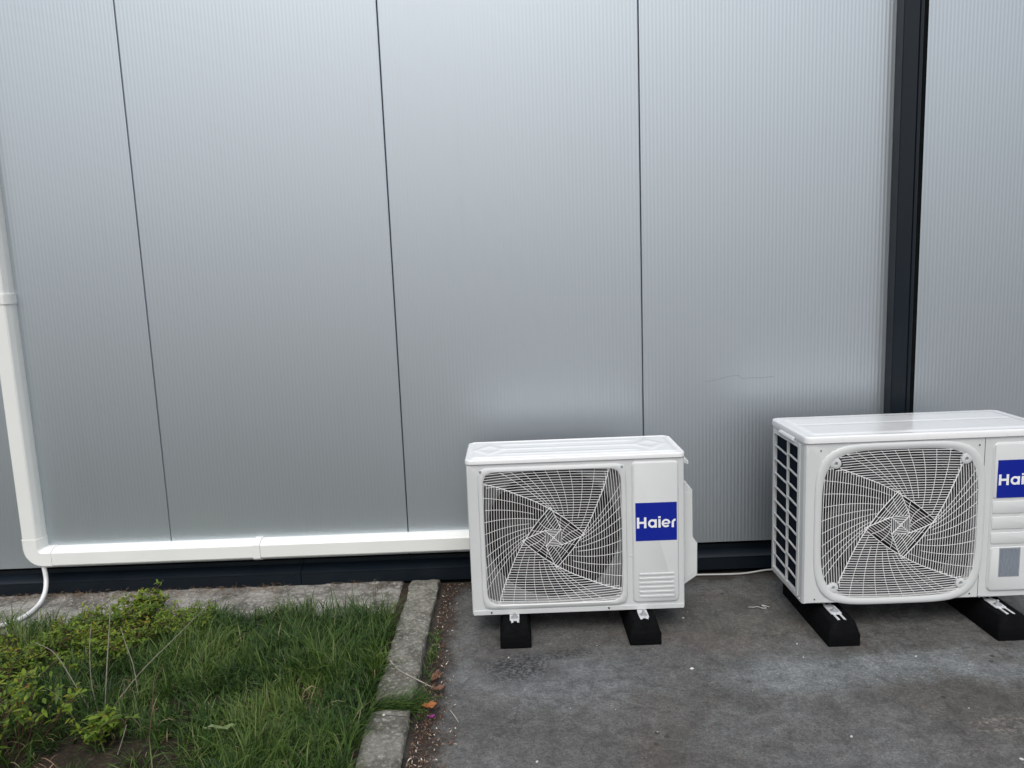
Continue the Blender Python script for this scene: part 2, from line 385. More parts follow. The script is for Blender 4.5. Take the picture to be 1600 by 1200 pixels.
# ------------------------------------------------------------------ cable duct
duct = empty('cable_duct', (-2.146,WY,.2), 'white plastic cable duct running down the wall and along it behind the small unit', 'cable duct')
def dprof(hw=.044, d=.059, grow=0):
    h, dd = hw+grow, d+grow
    return [(-h,-.001),(-h,dd*.50),(-h+.0025,dd*.62),(-h+.012,dd*.93),(-h+.018,dd),(h-.018,dd),(h-.012,dd*.93),(h-.0025,dd*.62),(h,dd*.50),(h,-.001)]
def duct_piece(name, path, grow=0, mat='duct_white', caps=True):
    """path of (x,z,angle of travel) in the wall plane, local to duct origin"""
    loops = []
    for x,z,a in path:
        nx_, nz_ = -math.sin(a), math.cos(a)
        loops.append([(x+u*nx_, -d, z+u*nz_) for u,d in dprof(grow=grow)])
    b = MB(); b.loft(loops, caps, caps); return b.build(name, mat, duct, smooth=28)
D = math.radians
duct_piece('vertical_duct', [(0,1.142,D(-90)),(0,.09,D(-90))])
duct_piece('vertical_duct', [(0,3.4,D(-90)),(0,1.144,D(-90))], grow=-.0015)
duct_piece('collar', [(0,1.165,D(-90)),(0,1.123,D(-90))], grow=.003)
duct_piece('horizontal_duct', [(.085,0,0),(.993,0,0)])
duct_piece('horizontal_duct', [(.995,0,0),(2.5,0,0)])
duct_piece('collar', [(.976,0,0),(1.008,0,0)], grow=.0042)
R_ = .05
path = [(0,.092,D(-90)),(0,R_,D(-90))] + [(R_-R_*math.cos(D(t)), R_-R_*math.sin(D(t)), D(-90+t)) for t in (12,25,38,50,62,75,88)] + [(R_,0,0),(.088,0,0)]
duct_piece('elbow', path, grow=.0022)
def spline(pts, n=10):
    out = []; P = [Vector(q) for q in pts]
    for i in range(len(P)-1):
        a, b_, c, d = P[max(i-1,0)], P[i], P[i+1], P[min(i+2,len(P)-1)]
        for k in range(n):
            t = k/n; out.append(.5*((2*b_)+(c-a)*t+(2*a-5*b_+4*c-d)*t*t+(3*b_-a-3*c+d)*t**3))
    out.append(P[-1]); return out
HO = [(-2.11, 3.268, 0.165), (-2.103, 3.262, 0.134), (-2.096, 3.25, 0.1), (-2.084, 3.215, 0.066), (-2.074, 3.165, 0.044), (-2.07, 3.122, 0.035), (-2.066, 3.063, 0.034), (-2.074, 3.011, 0.033), (-2.096, 2.979, 0.032), (-2.129, 2.954, 0.032), (-2.239, 2.906, 0.03)]
b = MB(); b.tube(spline(HO,12), .0098, 12)
tag(b.build('drain_hose','hose_white',smooth=60), 'white flexible drain hose curving from the duct elbow down to the ground', 'hose')
CB = [(.45,3.22,.012),(.65,3.25,.010),(.80,3.268,.006),(.93,3.262,.006),(1.02,3.268,.006),(1.12,3.285,.010),(1.25,3.28,.012),(1.5,3.2,.012)]
b = MB(); b.tube(spline(CB,10), .0042, 8)
tag(b.build('cable','cable_grey',smooth=60), 'thin pale cable lying on the ground between the two outdoor units', 'cable')

# ------------------------------------------------------------------ fan grille
def grille_curves(inside, cx, cz, hx, hz, pitch):
    """swirl pattern in normalised coords (u,v); returns (thick, thin) polylines"""
    def bez(pts, n=14):
        return [tuple(q)[:2] for q in spline([(a,b2,0) for a,b2 in pts], n)]
    A0 = bez([(-1.12,.875),(-1.0,.83),(-.74,.755),(-.5,.655),(-.25,.545),(-.03,.42)], 8)
    A1 = bez([(-.03,.42),(.18,.275),(.34,.14),(.46,.03)], 8)
    I0 = bez([(.46,.03),(.30,-.04),(.12,-.11)], 6)              # node E to inner square
    rot = lambda q, k: [(q[0],q[1]),(q[1],-q[0]),(-q[0],-q[1]),(-q[1],q[0])][k%4]
    rotl = lambda l, k: [rot(q,k) for q in l]
    thick, thin, cross = [], [], []
    def interp(poly, v):      # x on polyline at given v (v decreasing along poly)
        for (x0,y0),(x1,y1) in zip(poly, poly[1:]):
            if (y0-v)*(y1-v) <= 0 and y0 != y1: return x0+(x1-x0)*(v-y0)/(y1-y0)
        return None
    armA = A0+A1[1:]                                            # from left border to E
    armB = rotl(A0,1)                                           # from top-right border down to E
    pit = pitch/hx
    for k in range(4):
        thick.append(rotl(A0+A1[1:],k)); thick.append(rotl(I0,k))
        # outer sector lines
        v = .06
        while v < 1.25:
            xl = interp(armA, v) if v < .875 else -1.12
            xr = interp(armB, min(v,1.11))
            if xr is None: xr = .9
            if xl is not None and xr > xl+.02:
                arch = lambda u: v - .045*((u-.1)**2) * (1 if v > .3 else v/.3)
                n = max(2, int((xr-xl)/.06)); thin.append(rotl([(xl+(xr-xl)*i/n, arch(xl+(xr-xl)*i/n)) for i in range(n+1)],k))
            v += pit
        # curved cross lines fanning from the border to the N-E edge of the diamond
        for c in range(1, 10):
            sx_, sy_ = .83-.205*c, 1.14; g_ = (c/9.6)**.8
            ex, ey = .46+(-.03-.46)*g_, .03+(.42-.03)*g_
            q = .03 if c % 2 else .13
            mx_, my_ = (sx_+ex)/2+.11+.03*(c/9), (sy_+ey)/2+.02*(c/9)
            bz = [((1-t)**2*sx_+2*t*(1-t)*mx_+t*t*ex, (1-t)**2*sy_+2*t*(1-t)*my_+t*t*ey) for t in [u_/16*(1-q) for u_ in range(17)]]
            cross.append(rotl(bz,k))
        # middle ring: lines parallel to the N-E edge, from arm (N->inner) to arm (E->inner)
        N_, E_ = (-.03,.42), (.46,.03)
        I_N = rotl(I0,3)                                        # node N to inner corner
        nl = math.hypot(.49,.39); dx_, dy_ = .49/nl, -.39/nl; px_, py_ = dy_, -dx_     # along the edge, and inwards
        poly = [N_, E_] + list(I0[1:]) + list(reversed(I_N[1:]))
        off = pit*.9
        while off < .5:
            hits = []
            for (xa,ya),(xb,yb) in zip(poly, poly[1:]+poly[:1]):
                da = (xa-N_[0])*px_+(ya-N_[1])*py_-off; db = (xb-N_[0])*px_+(yb-N_[1])*py_-off
                if da*db < 0: t = da/(da-db); hits.append((xa+(xb-xa)*t, ya+(yb-ya)*t))
            hits.sort()
            for a_, b_ in zip(hits[::2], hits[1::2]):
                if math.dist(a_,b_) > .02: thin.append(rotl([a_,b_],k))
            off += pit*.95
        for f in (.3,.55,.8):
            a = (N_[0]+(E_[0]-N_[0])*f, N_[1]+(E_[1]-N_[1])*f); q = I_N[-1]; w2 = I0[-1]
            e = (q[0]+(w2[0]-q[0])*(f*.8), q[1]+(w2[1]-q[1])*(f*.8)); m = ((a[0]+e[0])/2-.02,(a[1]+e[1])/2+.02)
            cross.append(rotl([a,m,e],k))
        # inner square: sides shrinking to the centre
        cA, cB = I0[-1], rotl(I0,1)[-1]
        thick.append(rotl([cA,(.0,.0)],k))
        for f in (1,.8,.6,.4,.2):
            thin.append(rotl([(cA[0]*f,cA[1]*f),(cB[0]*f,cB[1]*f)],k))
    def clip(pl):
        out, cur = [], []
        fine = []
        for a, c in zip(pl, pl[1:]):
            n = max(1, int(math.hypot(a[0]-c[0],a[1]-c[1])/.02))
            fine += [(a[0]+(c[0]-a[0])*i/n, a[1]+(c[1]-a[1])*i/n) for i in range(n)]
        fine.append(pl[-1])
        for q in fine:
            x, z = cx+q[0]*hx, cz+q[1]*hz
            if inside(x,z): cur.append((x,z))
            else:
                if len(cur) > 1: out.append(cur)
                cur = []
        if len(cur) > 1: out.append(cur)
        res = []
        for c in out:                    # thin out the points again
            k = [c[0]] + c[3:-1:3] + [c[-1]]; res.append(k)
        return res
    F = lambda L_: [c for pl in L_ for c in clip(pl)]
    return F(thick), F(thin), F(cross)
def ribs(b, lines, width, y0, y1, dome):
    for pl in lines:
        loops = []
        for i,(x,z) in enumerate(pl):
            a = pl[max(i-1,0)]; c = pl[min(i+1,len(pl)-1)]
            tx, tz = c[0]-a[0], c[1]-a[1]; l = math.hypot(tx,tz) or 1; nx_, nz_ = -tz/l*width/2, tx/l*width/2
            d = dome(x,z)
            loops.append([(x-nx_,y1+d,z-nz_),(x-nx_*.7,y0+d,z-nz_*.7),(x+nx_*.7,y0+d,z+nz_*.7),(x+nx_,y1+d,z+nz_)])
        b.loft(loops, True, True)
    return b
def screw(parent, x, y, z, rad=.0045, mat='zinc', axis='y'):
    b = MB(); n = 12; lp = lambda rr_, d: [(x+rr_*math.cos(2*PI*k/n), y-d, z+rr_*math.sin(2*PI*k/n)) if axis=='y' else (x-d, y+rr_*math.cos(2*PI*k/n), z+rr_*math.sin(2*PI*k/n)) for k in range(n)]
    b.loft([lp(rad,-.002),lp(rad,.001),lp(rad*.8,.0026),lp(rad*.45,.0028),lp(rad*.35,.0012)], False, True)
    return b.build('screw', mat, parent)

def make_fan(parent, cx, cz, R, y):
    hub = MB(); n=28; c = lambda rr_, yy: [(cx+rr_*math.cos(2*PI*k/n), yy, cz+rr_*math.sin(2*PI*k/n)) for k in range(n)]
    hub.loft([c(R*.30,y+.05),c(R*.30,y+.004),c(R*.27,y),c(R*.12,y-.003)], False, True)
    f = hub.build('fan','fan_dark',parent)
    for k in range(3):
        a0 = 2*PI*k/3+.5; b = MB(); rows = []
        for i in range(11):
            rr_ = R*(.27+.69*i/10); row = []
            for j in range(9):
                t = j/8; sweep = .55*(i/10)**1.4
                a = a0+sweep + t*(1.25+.25*i/10); row.append((cx+rr_*math.cos(a), y+.055-.05*t+.006*math.sin(PI*t), cz+rr_*math.sin(a)))
            rows.append(row)
        b.loft(rows, closed=False); o = b.build('blade','fan_dark',f,smooth=60)
        m = o.modifiers.new('solid','SOLIDIFY'); m.thickness = .003
def lettering(parent, x0, z1, wdt, hgt, y):
    """white rounded sans wordmark on a blue plate; x0,z1 = top left corner"""
    s = wdt/400.
    T = lambda px, py: (x0+(px-140)*s, z1-(py-104)*hgt/376.)
    strokes = []
    W = 23
    strokes += [([(164,246),(164,353)],W),([(233,246),(233,353)],W),([(164,299),(233,299)],W-2)]
    arc = lambda cx_,cy_,rx,ry,a,b_,n=28: [(cx_+rx*math.cos(D(a+(b_-a)*i/n)), cy_-ry*math.sin(D(a+(b_-a)*i/n))) for i in range(n+1)]
    strokes += [(arc(302,309,32,32,0,360),W-2),([(334,268),(334,351)],W-1)]
    strokes += [([(371,268),(371,351)],W-1),([(371,240),(371,258)],W-1)]
    strokes += [(arc(434,309,33,32,0,318),W-4),([(404,311),(466,311)],W-8)]
    strokes += [([(499,351),(499,300)],W-1),(arc(531,303,32,27,180,98,12),W-3)]
    b = MB()
    for q,(pts, wd) in enumerate(strokes):
        L_, Rr = [], []
        P = [T(*c) for c in pts]; hw = wd*s/2
        for i,(x,z) in enumerate(P):
            a = P[max(i-1,0)]; c = P[min(i+1,len(P)-1)]
            if len(P) > 20 and math.hypot(P[0][0]-P[-1][0],P[0][1]-P[-1][1]) < 1e-5 and i in (0,len(P)-1): a, c = P[-2], P[1]
            tx, tz = c[0]-a[0], c[1]-a[1]; l = math.hypot(tx,tz); L_.append((x-tz/l*hw, z+tx/l*hw)); Rr.append((x+tz/l*hw, z-tx/l*hw))
        yy = y-.0008-.00015*q
        b.loft([[(a[0],yy,a[1]),(c[0],yy,c[1])] for a,c in zip(L_,Rr)], closed=False)
    return b.build('lettering','letter_white',parent,smooth=0)
def plate(b, x0,x1,z0,z1,rad,y0,yf,bev,n=6,cap=True):
    """raised rounded plate from y0 out to yf (smaller y)"""
    b.loft([at(rr2(x0-bev,x1+bev,z0-bev,z1+bev,rad+bev,n),y0), at(rr2(x0-bev*.6,x1+bev*.6,z0-bev*.6,z1+bev*.6,rad+bev*.6,n),y0+(yf-y0)*.35),
            at(rr2(x0-bev*.15,x1+bev*.15,z0-bev*.15,z1+bev*.15,rad+bev*.15,n),y0+(yf-y0)*.85), at(rr2(x0+bev*.3,x1-bev*.3,z0+bev*.3,z1-bev*.3,rad*.9,n),yf)], False, cap)
    return b

def unit_shell(root, W, Dp, H, cx, cz, hx, hz, e, side_open=None, bev=.007, zt=None):
    zt = H-.017 if zt is None else zt; N = 96
    b = MB()
    outer = polar_rect(bev,W-bev,bev*.4,zt,cx,cz,N); full = polar_rect(0,W,0,zt,cx,cz,N); op = bowed(cx,cz,hx,hz,e,N)
    mid = polar_rect(bev*.3,W-bev*.3,bev*.12,zt,cx,cz,N)
    b.loft([at(full,bev), at(mid,bev*.3), at(outer,0), at(op,0), at(op,.03)])
    b.add([(W,bev,0),(W,Dp,0),(W,Dp,zt),(W,bev,zt)],[(0,1,2,3)])
    b.add([(0,Dp,0),(W,Dp,0),(W,Dp,zt),(0,Dp,zt)],[(0,1,2,3)])
    b.add([(0,bev,0),(W,bev,0),(W,Dp,0),(0,Dp,0)],[(0,1,2,3)])
    if side_open:
        y0,y1,z0,z1 = side_open
        q = [(bev,0),(Dp,0),(Dp,zt),(bev,zt)]; o = [(y0,z0),(y1,z0),(y1,z1),(y0,z1)]
        b.add([(0,a,c) for a,c in q]+[(0,a,c) for a,c in o]+[(.012,a,c) for a,c in o],
              [(0,1,5,4),(1,2,6,5),(2,3,7,6),(3,0,4,7),(4,5,9,8),(5,6,10,9),(6,7,11,10),(7,4,8,11)])
    else: b.add([(0,bev,0),(0,Dp,0),(0,Dp,zt),(0,bev,zt)],[(0,1,2,3)])
    return b.build('casing','casing_white',root,smooth=35)
def shroud(root, cx, cz, hx, hz, e, R, y=.03, mat='shroud_grey'):
    N = 96; b = MB(); op = bowed(cx,cz,hx+.004,hz+.004,e,N); c = lambda rr_: bowed(cx,cz,rr_,rr_,2,N)
    b.loft([at(op,y+.001),at(c(R+.012),y+.001),at(c(R),y+.012)])
    b.build('fan_shroud',mat,root,smooth=35)
    b = MB(); b.loft([at(c(R-.001),y+.012),at(c(R-.001),y+.0695)]); b.build('orifice_ring','inside_black',root,smooth=35)
    b = MB(); b.loft([at(c(R+.01),y+.09)], False, True); b.loft([at(c(R+.01),y+.0695),at(c(R+.01),y+.09)])
    b.build('inner_guard','inside_black',root,smooth=0)
def bracket(root, x, yf, z, W=.036, Lp=.07):
    b = MB(); b.loft([[(px, py, z) for px,py in rr2(x-W/2,x+W/2,yf,yf+Lp,.008,5)], [(px, py, z+.003) for px,py in rr2(x-W/2,x+W/2,yf,yf+Lp,.008,5)]], True, True)
    br = b.build('mounting_tab','galvanized',root)
    n=20; c = lambda rr_, zz, m=n, o=0: [(x+rr_*math.cos(2*PI*k/m+o), yf+.024+rr_*math.sin(2*PI*k/m+o), zz) for k in range(m)]
    b = MB(); b.loft([c(.0145,z+.0032),c(.0145,z+.0052),c(.013,z+.0056)],False,True); b.build('washer','zinc',br)
    b = MB(); b.loft([c(.0085,z+.0057,6,.3),c(.0085,z+.012,6,.3)],False,True); b.loft([c(.0042,z+.012,10),c(.0042,z+.021,10),c(.0036,z+.022,10)],False,True); b.build('bolt','zinc',br)

# ------------------------------------------------------------------ small outdoor unit
U1 = empty('outdoor_unit', (-.182,2.757,.096), 'smaller white air conditioner outdoor unit with square fan grille, in front of the duct end', 'outdoor unit')
W1,D1,H1 = .806,.285,.604
ox0,ox1,oz0,oz1 = .058,.572,.036,.556
c1x,c1z,h1x,h1z = (ox0+ox1)/2,(oz0+oz1)/2,(ox1-ox0)/2,(oz1-oz0)/2
unit_shell(U1, W1, D1, H1, c1x, c1z, h1x, h1z, 14, bev=.008)
b = MB(); b.box(.004,W1-.004,-.0035,.01,-.002,.016); b.box(.015,W1-.015,.012,D1-.01,-.003,-.0005); b.build('base_flange','casing_white',U1,bevel=.0012)
N=96   # raised frame with a rounded rectangular outline
fr = MB(); Lp = lambda hx_,hz_,e_,y_: at(bowed(c1x,c1z,hx_,hz_,e_,N), y_)
fr.loft([Lp(.2745,.2755,22,-.0004),Lp(.2735,.2745,22,-.005),Lp(.2710,.2720,20,-.0075),Lp(h1x+.002,h1z+.001,16,-.0085),Lp(h1x-.001,h1z-.002,15,-.006),Lp(h1x-.001,h1z-.002,15,.012)])
fr.build('grille_frame','casing_white',U1,smooth=40)
inside1 = lambda x,z: (abs((x-c1x)/(h1x+.001))**15+abs((z-c1z)/(h1z+.001))**15) < 1
tk,tn,cr = grille_curves(inside1, c1x, c1z, h1x, h1z, .0097)
dome1 = lambda x,z: -.004*max(0,1-((x-c1x)/h1x)**2)*max(0,1-((z-c1z)/h1z)**2)
b = MB(); ribs(b,tk,.0026,-.0060,-.0035,dome1); ribs(b,tn,.0018,-.0050,-.0032,dome1); ribs(b,cr,.0015,-.0045,-.0028,dome1)
b.build('fan_grille','grille_white',U1,smooth=0)
shroud(U1, c1x, c1z, h1x, h1z, 14, .252)
make_fan(U1, c1x, c1z, .225, .045)
# lid with skirt and embossed corners
def lid(root, W, Dp, H, zs, ovx, ovf, ovb, rc, emb, drop=.0):
    b = MB(); x0,x1,y0,y1 = -ovx,W+ovx,-ovf,Dp+ovb; n=6
    lp = lambda i, z, r_: [(x,y,z) for x,y in rr2(x0+i,x1-i,y0+i,y1-i,max(r_-i,.002),n)]
    b.loft([lp(.003,zs,rc),lp(0,zs,rc),lp(0,H-.006,rc),lp(.0016,H-.0022,rc),lp(.005,H,rc)], False, False)
    # top surface as a fine grid that carries the pressing
    nx_, ny_ = 110, 44; gx0,gx1,gy0,gy1 = x0+.005,x1-.005,y0+.005,y1-.005
    base = len(b.v); rr_ = rc-.004
    for j in range(ny_+1):
        for i in range(nx_+1):
            u, v = i/nx_, j/ny_; y = gy0+(gy1-gy0)*v; ins = 0
            dy = min(y-gy0, gy1-y)
            if dy < rr_: ins = rr_-math.sqrt(max(0,rr_**2-(rr_-dy)**2))
            x = gx0+ins+(gx1-gx0-2*ins)*u
            b.v.append((x,y,H+emb(x,y)*min(1,min(dy,x-gx0,gx1-x)/.012)))
    for j in range(ny_):
        for i in range(nx_):
            k = base+j*(nx_+1)+i; b.f.append((k,k+1,k+nx_+2,k+nx_+1))
    return b.build('top_cover','lid_white',root,smooth=40)
def sm(a,b2,x): t = min(1,max(0,(x-a)/(b2-a))); return t*t*(3-2*t)
def emb1(x,y):
    z = 0
    for yy in (.07,.15,.225):           # long shallow ridges
        z += .0017*(1-sm(.006,.016,abs(y-yy)))*sm(.11,.15,x)*(1-sm(.62,.67,x))
    for cx_ in (.085,.70):               # pressed diamonds at both ends
        d = abs(x-cx_)/.075+abs(y-.145)/.10
        z += .0017*(1-sm(.75,1.0,d)) - .0017*(1-sm(.3,.55,d))
    z += -.003*(1-sm(.0,.012,min(x-.018,W1-.018-x,y-.02,D1-.012-y)))
    return z
lid(U1, W1, D1, H1, H1-.0185, .004, .006, .008, .024, emb1)
b = MB(); b.box(.003,W1-.003,-.0012,.004,H1-.0205,H1-.0186); b.build('cover_joint','fan_dark',U1)
# service panel with louvre ribs
b = MB(); plate(b,.614,.779,.031,.569,.012,.0005,-.008,.006)
for k in range(6):
    z = .052+k*.0175; b.loft([at(rr2(.632,.765,z-.0042,z+.0042,.004,4),-.0075),at(rr2(.634,.763,z-.0026,z+.0026,.0025,4),-.0115)],False,True)
b.build('service_panel','casing_white',U1,smooth=35)
b = MB(); b.box(.6215,.7755,-.0088,-.0078,.270,.417); lp_ = b.build('logo_plate','logo_blue',U1)
lettering(lp_, .6215, .417, .154, .147, -.0088)
b = MB(); b.box(.598,.612,-.0022,.0,.2105,.2135); b.box(.609,.612,-.0022,.0,.2137,.2195); b.build('panel_latch','casing_white',U1,bevel=.0005)
for (x,z) in ((.052,.558),(.5745,.558)): screw(U1,x,-.0078,z,.0046,'sticker_silver')
for (x,z) in ((.072,.0075),(.517,.0085)): screw(U1,x,-.0036,z,.0036,'fan_dark')
# right side: gripping ledge and valve cover
b = MB(); b.loft([[(x,y,z) for x,z in ((W1-.001,.585),(W1+.018,.558),(W1+.030,.553),(W1+.030,.538),(W1+.012,.544),(W1-.001,.536))] for y in (.06,.20)],True,True); b.build('side_grip','casing_white',U1,bevel=.002)
vc = [(W1-.001,.492),(W1+.017,.475),(W1+.042,.442),(W1+.043,.262),(W1+.045,.25),(W1+.060,.232),(W1+.060,.102),(W1-.001,.060)]
b = MB(); b.loft([[(x,y,z) for x,z in vc] for y in (.05,.24)],True,True); b.build('valve_cover','casing_white',U1,bevel=.004)
b = MB(); b.loft([[(x,.0495,z) for x,z in [(W1+.006,.435),(W1+.033,.435),(W1+.034,.25),(W1+.050,.224),(W1+.050,.112),(W1+.006,.085)]],[(x,.0488,z) for x,z in [(W1+.007,.434),(W1+.032,.434),(W1+.033,.25),(W1+.049,.223),(W1+.049,.113),(W1+.007,.086)]]],False,True)
b.build('cover_recess','casing_white',U1)
bracket(U1, .158, -.052, -.0065); bracket(U1, .640, -.070, -.0065)

# ------------------------------------------------------------------ large outdoor unit
U2 = empty('outdoor_unit', (1.05,2.70,.1125), 'larger white outdoor unit with open side coil guard, cut off by the photo edge', 'outdoor unit')
W2,D2,H2 = .905,.345,.638
c2x,c2z,h2x,h2z,e2 = .346,.300,.287,.283,4.6
unit_shell(U2, W2, D2, H2, c2x, c2z, h2x, h2z, e2, side_open=(.058,.318,.022,.590), bev=.016, zt=H2-.022)
L2 = lambda g_,e_,y_: at(bowed(c2x,c2z,h2x+g_,h2z+g_,e_,N), y_)
fr = MB(); fr.loft([L2(.0245,4.9,-.0004),L2(.0236,4.9,-.0035),L2(.0200,4.9,-.0062),L2(.012,4.8,-.0072),L2(.004,4.7,-.0055),L2(-.002,e2,-.002),L2(-.002,e2,.014)])
fr.build('grille_frame','casing_white',U2,smooth=40)
bos = [(.114,.536),(.588,.538),(.100,.068),(.578,.071)]
bos = [(c2x-.236,c2z+.236),(c2x+.236,c2z+.236),(c2x-.236,c2z-.236),(c2x+.236,c2z-.236)]
def inside2(x,z):
    if (abs((x-c2x)/(h2x-.001))**e2+abs((z-c2z)/(h2z-.001))**e2) >= 1: return False
    return all((x-a)**2+(z-c)**2 > .019**2 for a,c in bos)
tk,tn,cr = grille_curves(inside2, c2x, c2z, h2x, h2z, .0094)
dome2 = lambda x,z: -.010*max(0,1-((x-c2x)/h2x)**2)*max(0,1-((z-c2z)/h2z)**2)
b = MB(); ribs(b,tk,.0028,-.0060,-.0035,dome2); ribs(b,tn,.0021,-.0050,-.0032,dome2); ribs(b,cr,.0016,-.0045,-.0028,dome2)
fg = b.build('fan_grille','grille_white',U2,smooth=0)
for a,c in bos:
    sx, sz = (1 if a>c2x else -1), (1 if c>c2z else -1)
    b = MB(); n=24; q = lambda rr_, yy: [(a+rr_*math.cos(2*PI*k/n), yy, c+rr_*math.sin(2*PI*k/n)) for k in range(n)]
    def blob(rr_, yy, g_=0):
        out = []
        for k in range(n):
            t = 2*PI*k/n; dx, dz = math.cos(t), math.sin(t); ex = 1+.75*max(0,(dx*sx+dz*sz)/1.414)**2
            out.append((a+rr_*ex*dx, yy, c+rr_*ex*dz))
        return out
    b.loft([blob(.0195,.004),blob(.019,-.003),blob(.017,-.0045),q(.0068,-.0045),q(.0064,-.002),q(.006,.002)],False,True)
    b.build('corner_boss','casing_white',U2,smooth=40); screw(U2,a,.0012,c,.0060,'sticker_silver')
shroud(U2, c2x, c2z, h2x, h2z, e2, .268, mat='shroud_dark')
make_fan(U2, c2x, c2z, .252, .045)
def emb2(x,y):
    z = -.004*(1-sm(.0,.010,min(x-.022,W2-.022-x,y-.028,D2-.03-y)+.0))*0
    z += .003*sm(.0,.014,min(x-.030,W2-.030-x,y-.022,D2-.02-y))
    z += -.0018*(1-sm(.003,.009,abs(y-.190)))*sm(.03,.06,x)*(1-sm(W2-.06,W2-.03,x))
    return z
lid(U2, W2, D2, H2, H2-.0245, .004, .0065, .018, .022, emb2)
b = MB(); b.box(.008,W2-.008,-.0012,.004,H2-.0266,H2-.0246); b.build('cover_joint','fan_dark',U2)
# seam and service panel
b = MB(); b.box(.6475,.6489,-.0008,.002,.004,H2-.024); b.build('panel_seam','fan_dark',U2)
b = MB()
Z = [(.029,.200),(.2085,.2555),(.2645,.3155),(.3235,.3745),(.3825,.588)]
plate(b,.681,W2-.030,.030,.587,.020,.0005,-.0055,.006)
for z0,z1 in Z: plate(b,.6835,W2-.0325,z0+.003,z1-.003,.005 if z0 > .1 else .012,-.0054,-.0076,.0014)
b.build('service_panel','casing_white',U2,smooth=35)
b = MB(); b.box(.694,.852,-.0084,-.0074,.386,.527); lp2 = b.build('logo_plate','logo_blue',U2)
lettering(lp2, .694, .527, .158, .141, -.0084)
b = MB(); b.box(.716,.794,-.0081,-.0074,.083,.195); dl = b.build('data_label','sticker_silver',U2)
b = MB(); rr = random.Random(3); z = .190
while z > .087:
    x = .719
    while x < .788:
        l = rr.uniform(.004,.016); l = min(l,.791-x); b.add([(x,-.0084,z),(x+l,-.0084,z),(x+l,-.0084,z-.0016),(x,-.0084,z-.0016)],[(0,1,2,3)]); x += l+.0025
    z -= .0034
b.build('label_print','sticker_print',dl,smooth=0)
for (x,z) in ((.055,.585),(.628,.585),(.042,.020),(.618,.020)): screw(U2,x,-.0006,z,.0026,'fan_dark')
for (x,z) in ((.52,.006),(.655,.008)): screw(U2,x,-.0006,z,.0048,'zinc')
# coil guard on the left side
b = MB(); b.add([(.007,.050,.015),(.007,.326,.015),(.007,.326,.597),(.007,.050,.597)],[(0,1,2,3)]); b.build('coil','coil_blue',U2,smooth=0)
b = MB()
y0,y1,z0,z1 = .058,.318,.022,.590
o = rr2(y0-.012,y1+.010,z0-.012,z1+.012,.008,4); i_ = rr2(y0+.004,y1-.004,z0+.004,z1-.004,.006,4)
b.loft([[(-.0003,a,c) for a,c in o],[(-.0045,a,c) for a,c in o],[(-.0055,a,c) for a,c in i_],[(.010,a,c) for a,c in i_]])
ym = .172; b.box(-.0045,.0045,ym-.0032,ym+.0032,z0,z1)
for k in range(1,10):
    zc = z0+(z1-z0)*k/10
    for ya,yb in ((y0,ym),(ym,y1)):
        loops = []
        for i in range(9):
            t = i/8; y = ya+(yb-ya)*t; zz = zc-.004*math.cos(PI*t)
            loops.append([(-.0040,y,zz-.0024),(-.0040,y,zz+.0024),(.002,y,zz+.0024),(.002,y,zz-.0024)])
        b.loft(loops,True,True)
b.build('coil_guard','casing_white',U2,smooth=35)
b = MB(); b.loft([[(x,y,z) for x,z in ((.001,.617),(-.010,.612),(-.014,.604),(-.011,.599),(.001,.597))] for y in (.10,.25)],True,True); b.build('side_handle','casing_white',U2,bevel=.003)
for (y,z) in ((.075,.604),(.29,.606),(.035,.010),(.330,.012)): screw(U2,-.0004,y,z,.004,'zinc',axis='x')
bracket(U2, .108, -.046, -.0215, W=.040, Lp=.08); bracket(U2, .712, -.046, -.0215, W=.040, Lp=.08)

for U_, W_, D_, H_ in ((U1,W1,D1,H1),(U2,W2,D2,H2)):
    b = MB(); b.box(.03,W_-.16,D_+.0005,D_+.003,.03,H_-.05); rc_ = b.build('rear_coil','coil_blue',U_,smooth=0)
    b = MB()
    for k in range(9): zc = .03+(H_-.08)*k/8; b.box(.028,W_-.158,D_+.003,D_+.007,zc-.0025,zc+.0025)
    for k in range(5): xc = .03+(W_-.19)*k/4; b.box(xc-.003,xc+.003,D_+.007,D_+.009,.028,H_-.048)
    b.build('rear_guard','casing_white',U_,smooth=0)

# ------------------------------------------------------------------ rubber feet
def make_foot():
    root = empty('rubber_foot', (0,0,0), 'x', 'rubber foot', 'black rubber mounting feet under the units')
    Lf, Wb, Wt, h1, h2 = .47,.116,.088,.046,.0875; b = MB()
    def lp(i_, j_, z, rc=.006): return [(x,y,z) for x,y in rr2(-Wb/2+i_,Wb/2-i_,j_,Lf-j_,rc,3)]
    b.loft([lp(0,.0,0),lp(0,.0,h1-.004),lp(.002,.002,h1),lp(.0125,.016,h2-.003),lp(.0155,.020,h2)],True,True)
    b.build('block','rubber_black',root,smooth=35)
    b = MB()   # raised C-shaped channel set in the top
    c = [(-.0150,.0),(-.0150,.0040),(-.0070,.0040),(-.0070,.0026),(-.0135,.0026),(-.0135,.0004),(.0135,.0004),(.0135,.0026),(.0070,.0026),(.0070,.0040),(.0150,.0040),(.0150,.0)]
    b.loft([[(x,y,h2-.0008+z) for x,z in c] for y in (.026,Lf-.04)],True,True); b.build('rail','galvanized',root,smooth=0)
    b = MB(); b.box(-.026,.026,-.0006,.004,.022,.0245); b.box(-.015,.015,-.001,.01,.0005,.004); b.build('moulded_mark','rubber_black',root)
    return root
F0 = make_foot()
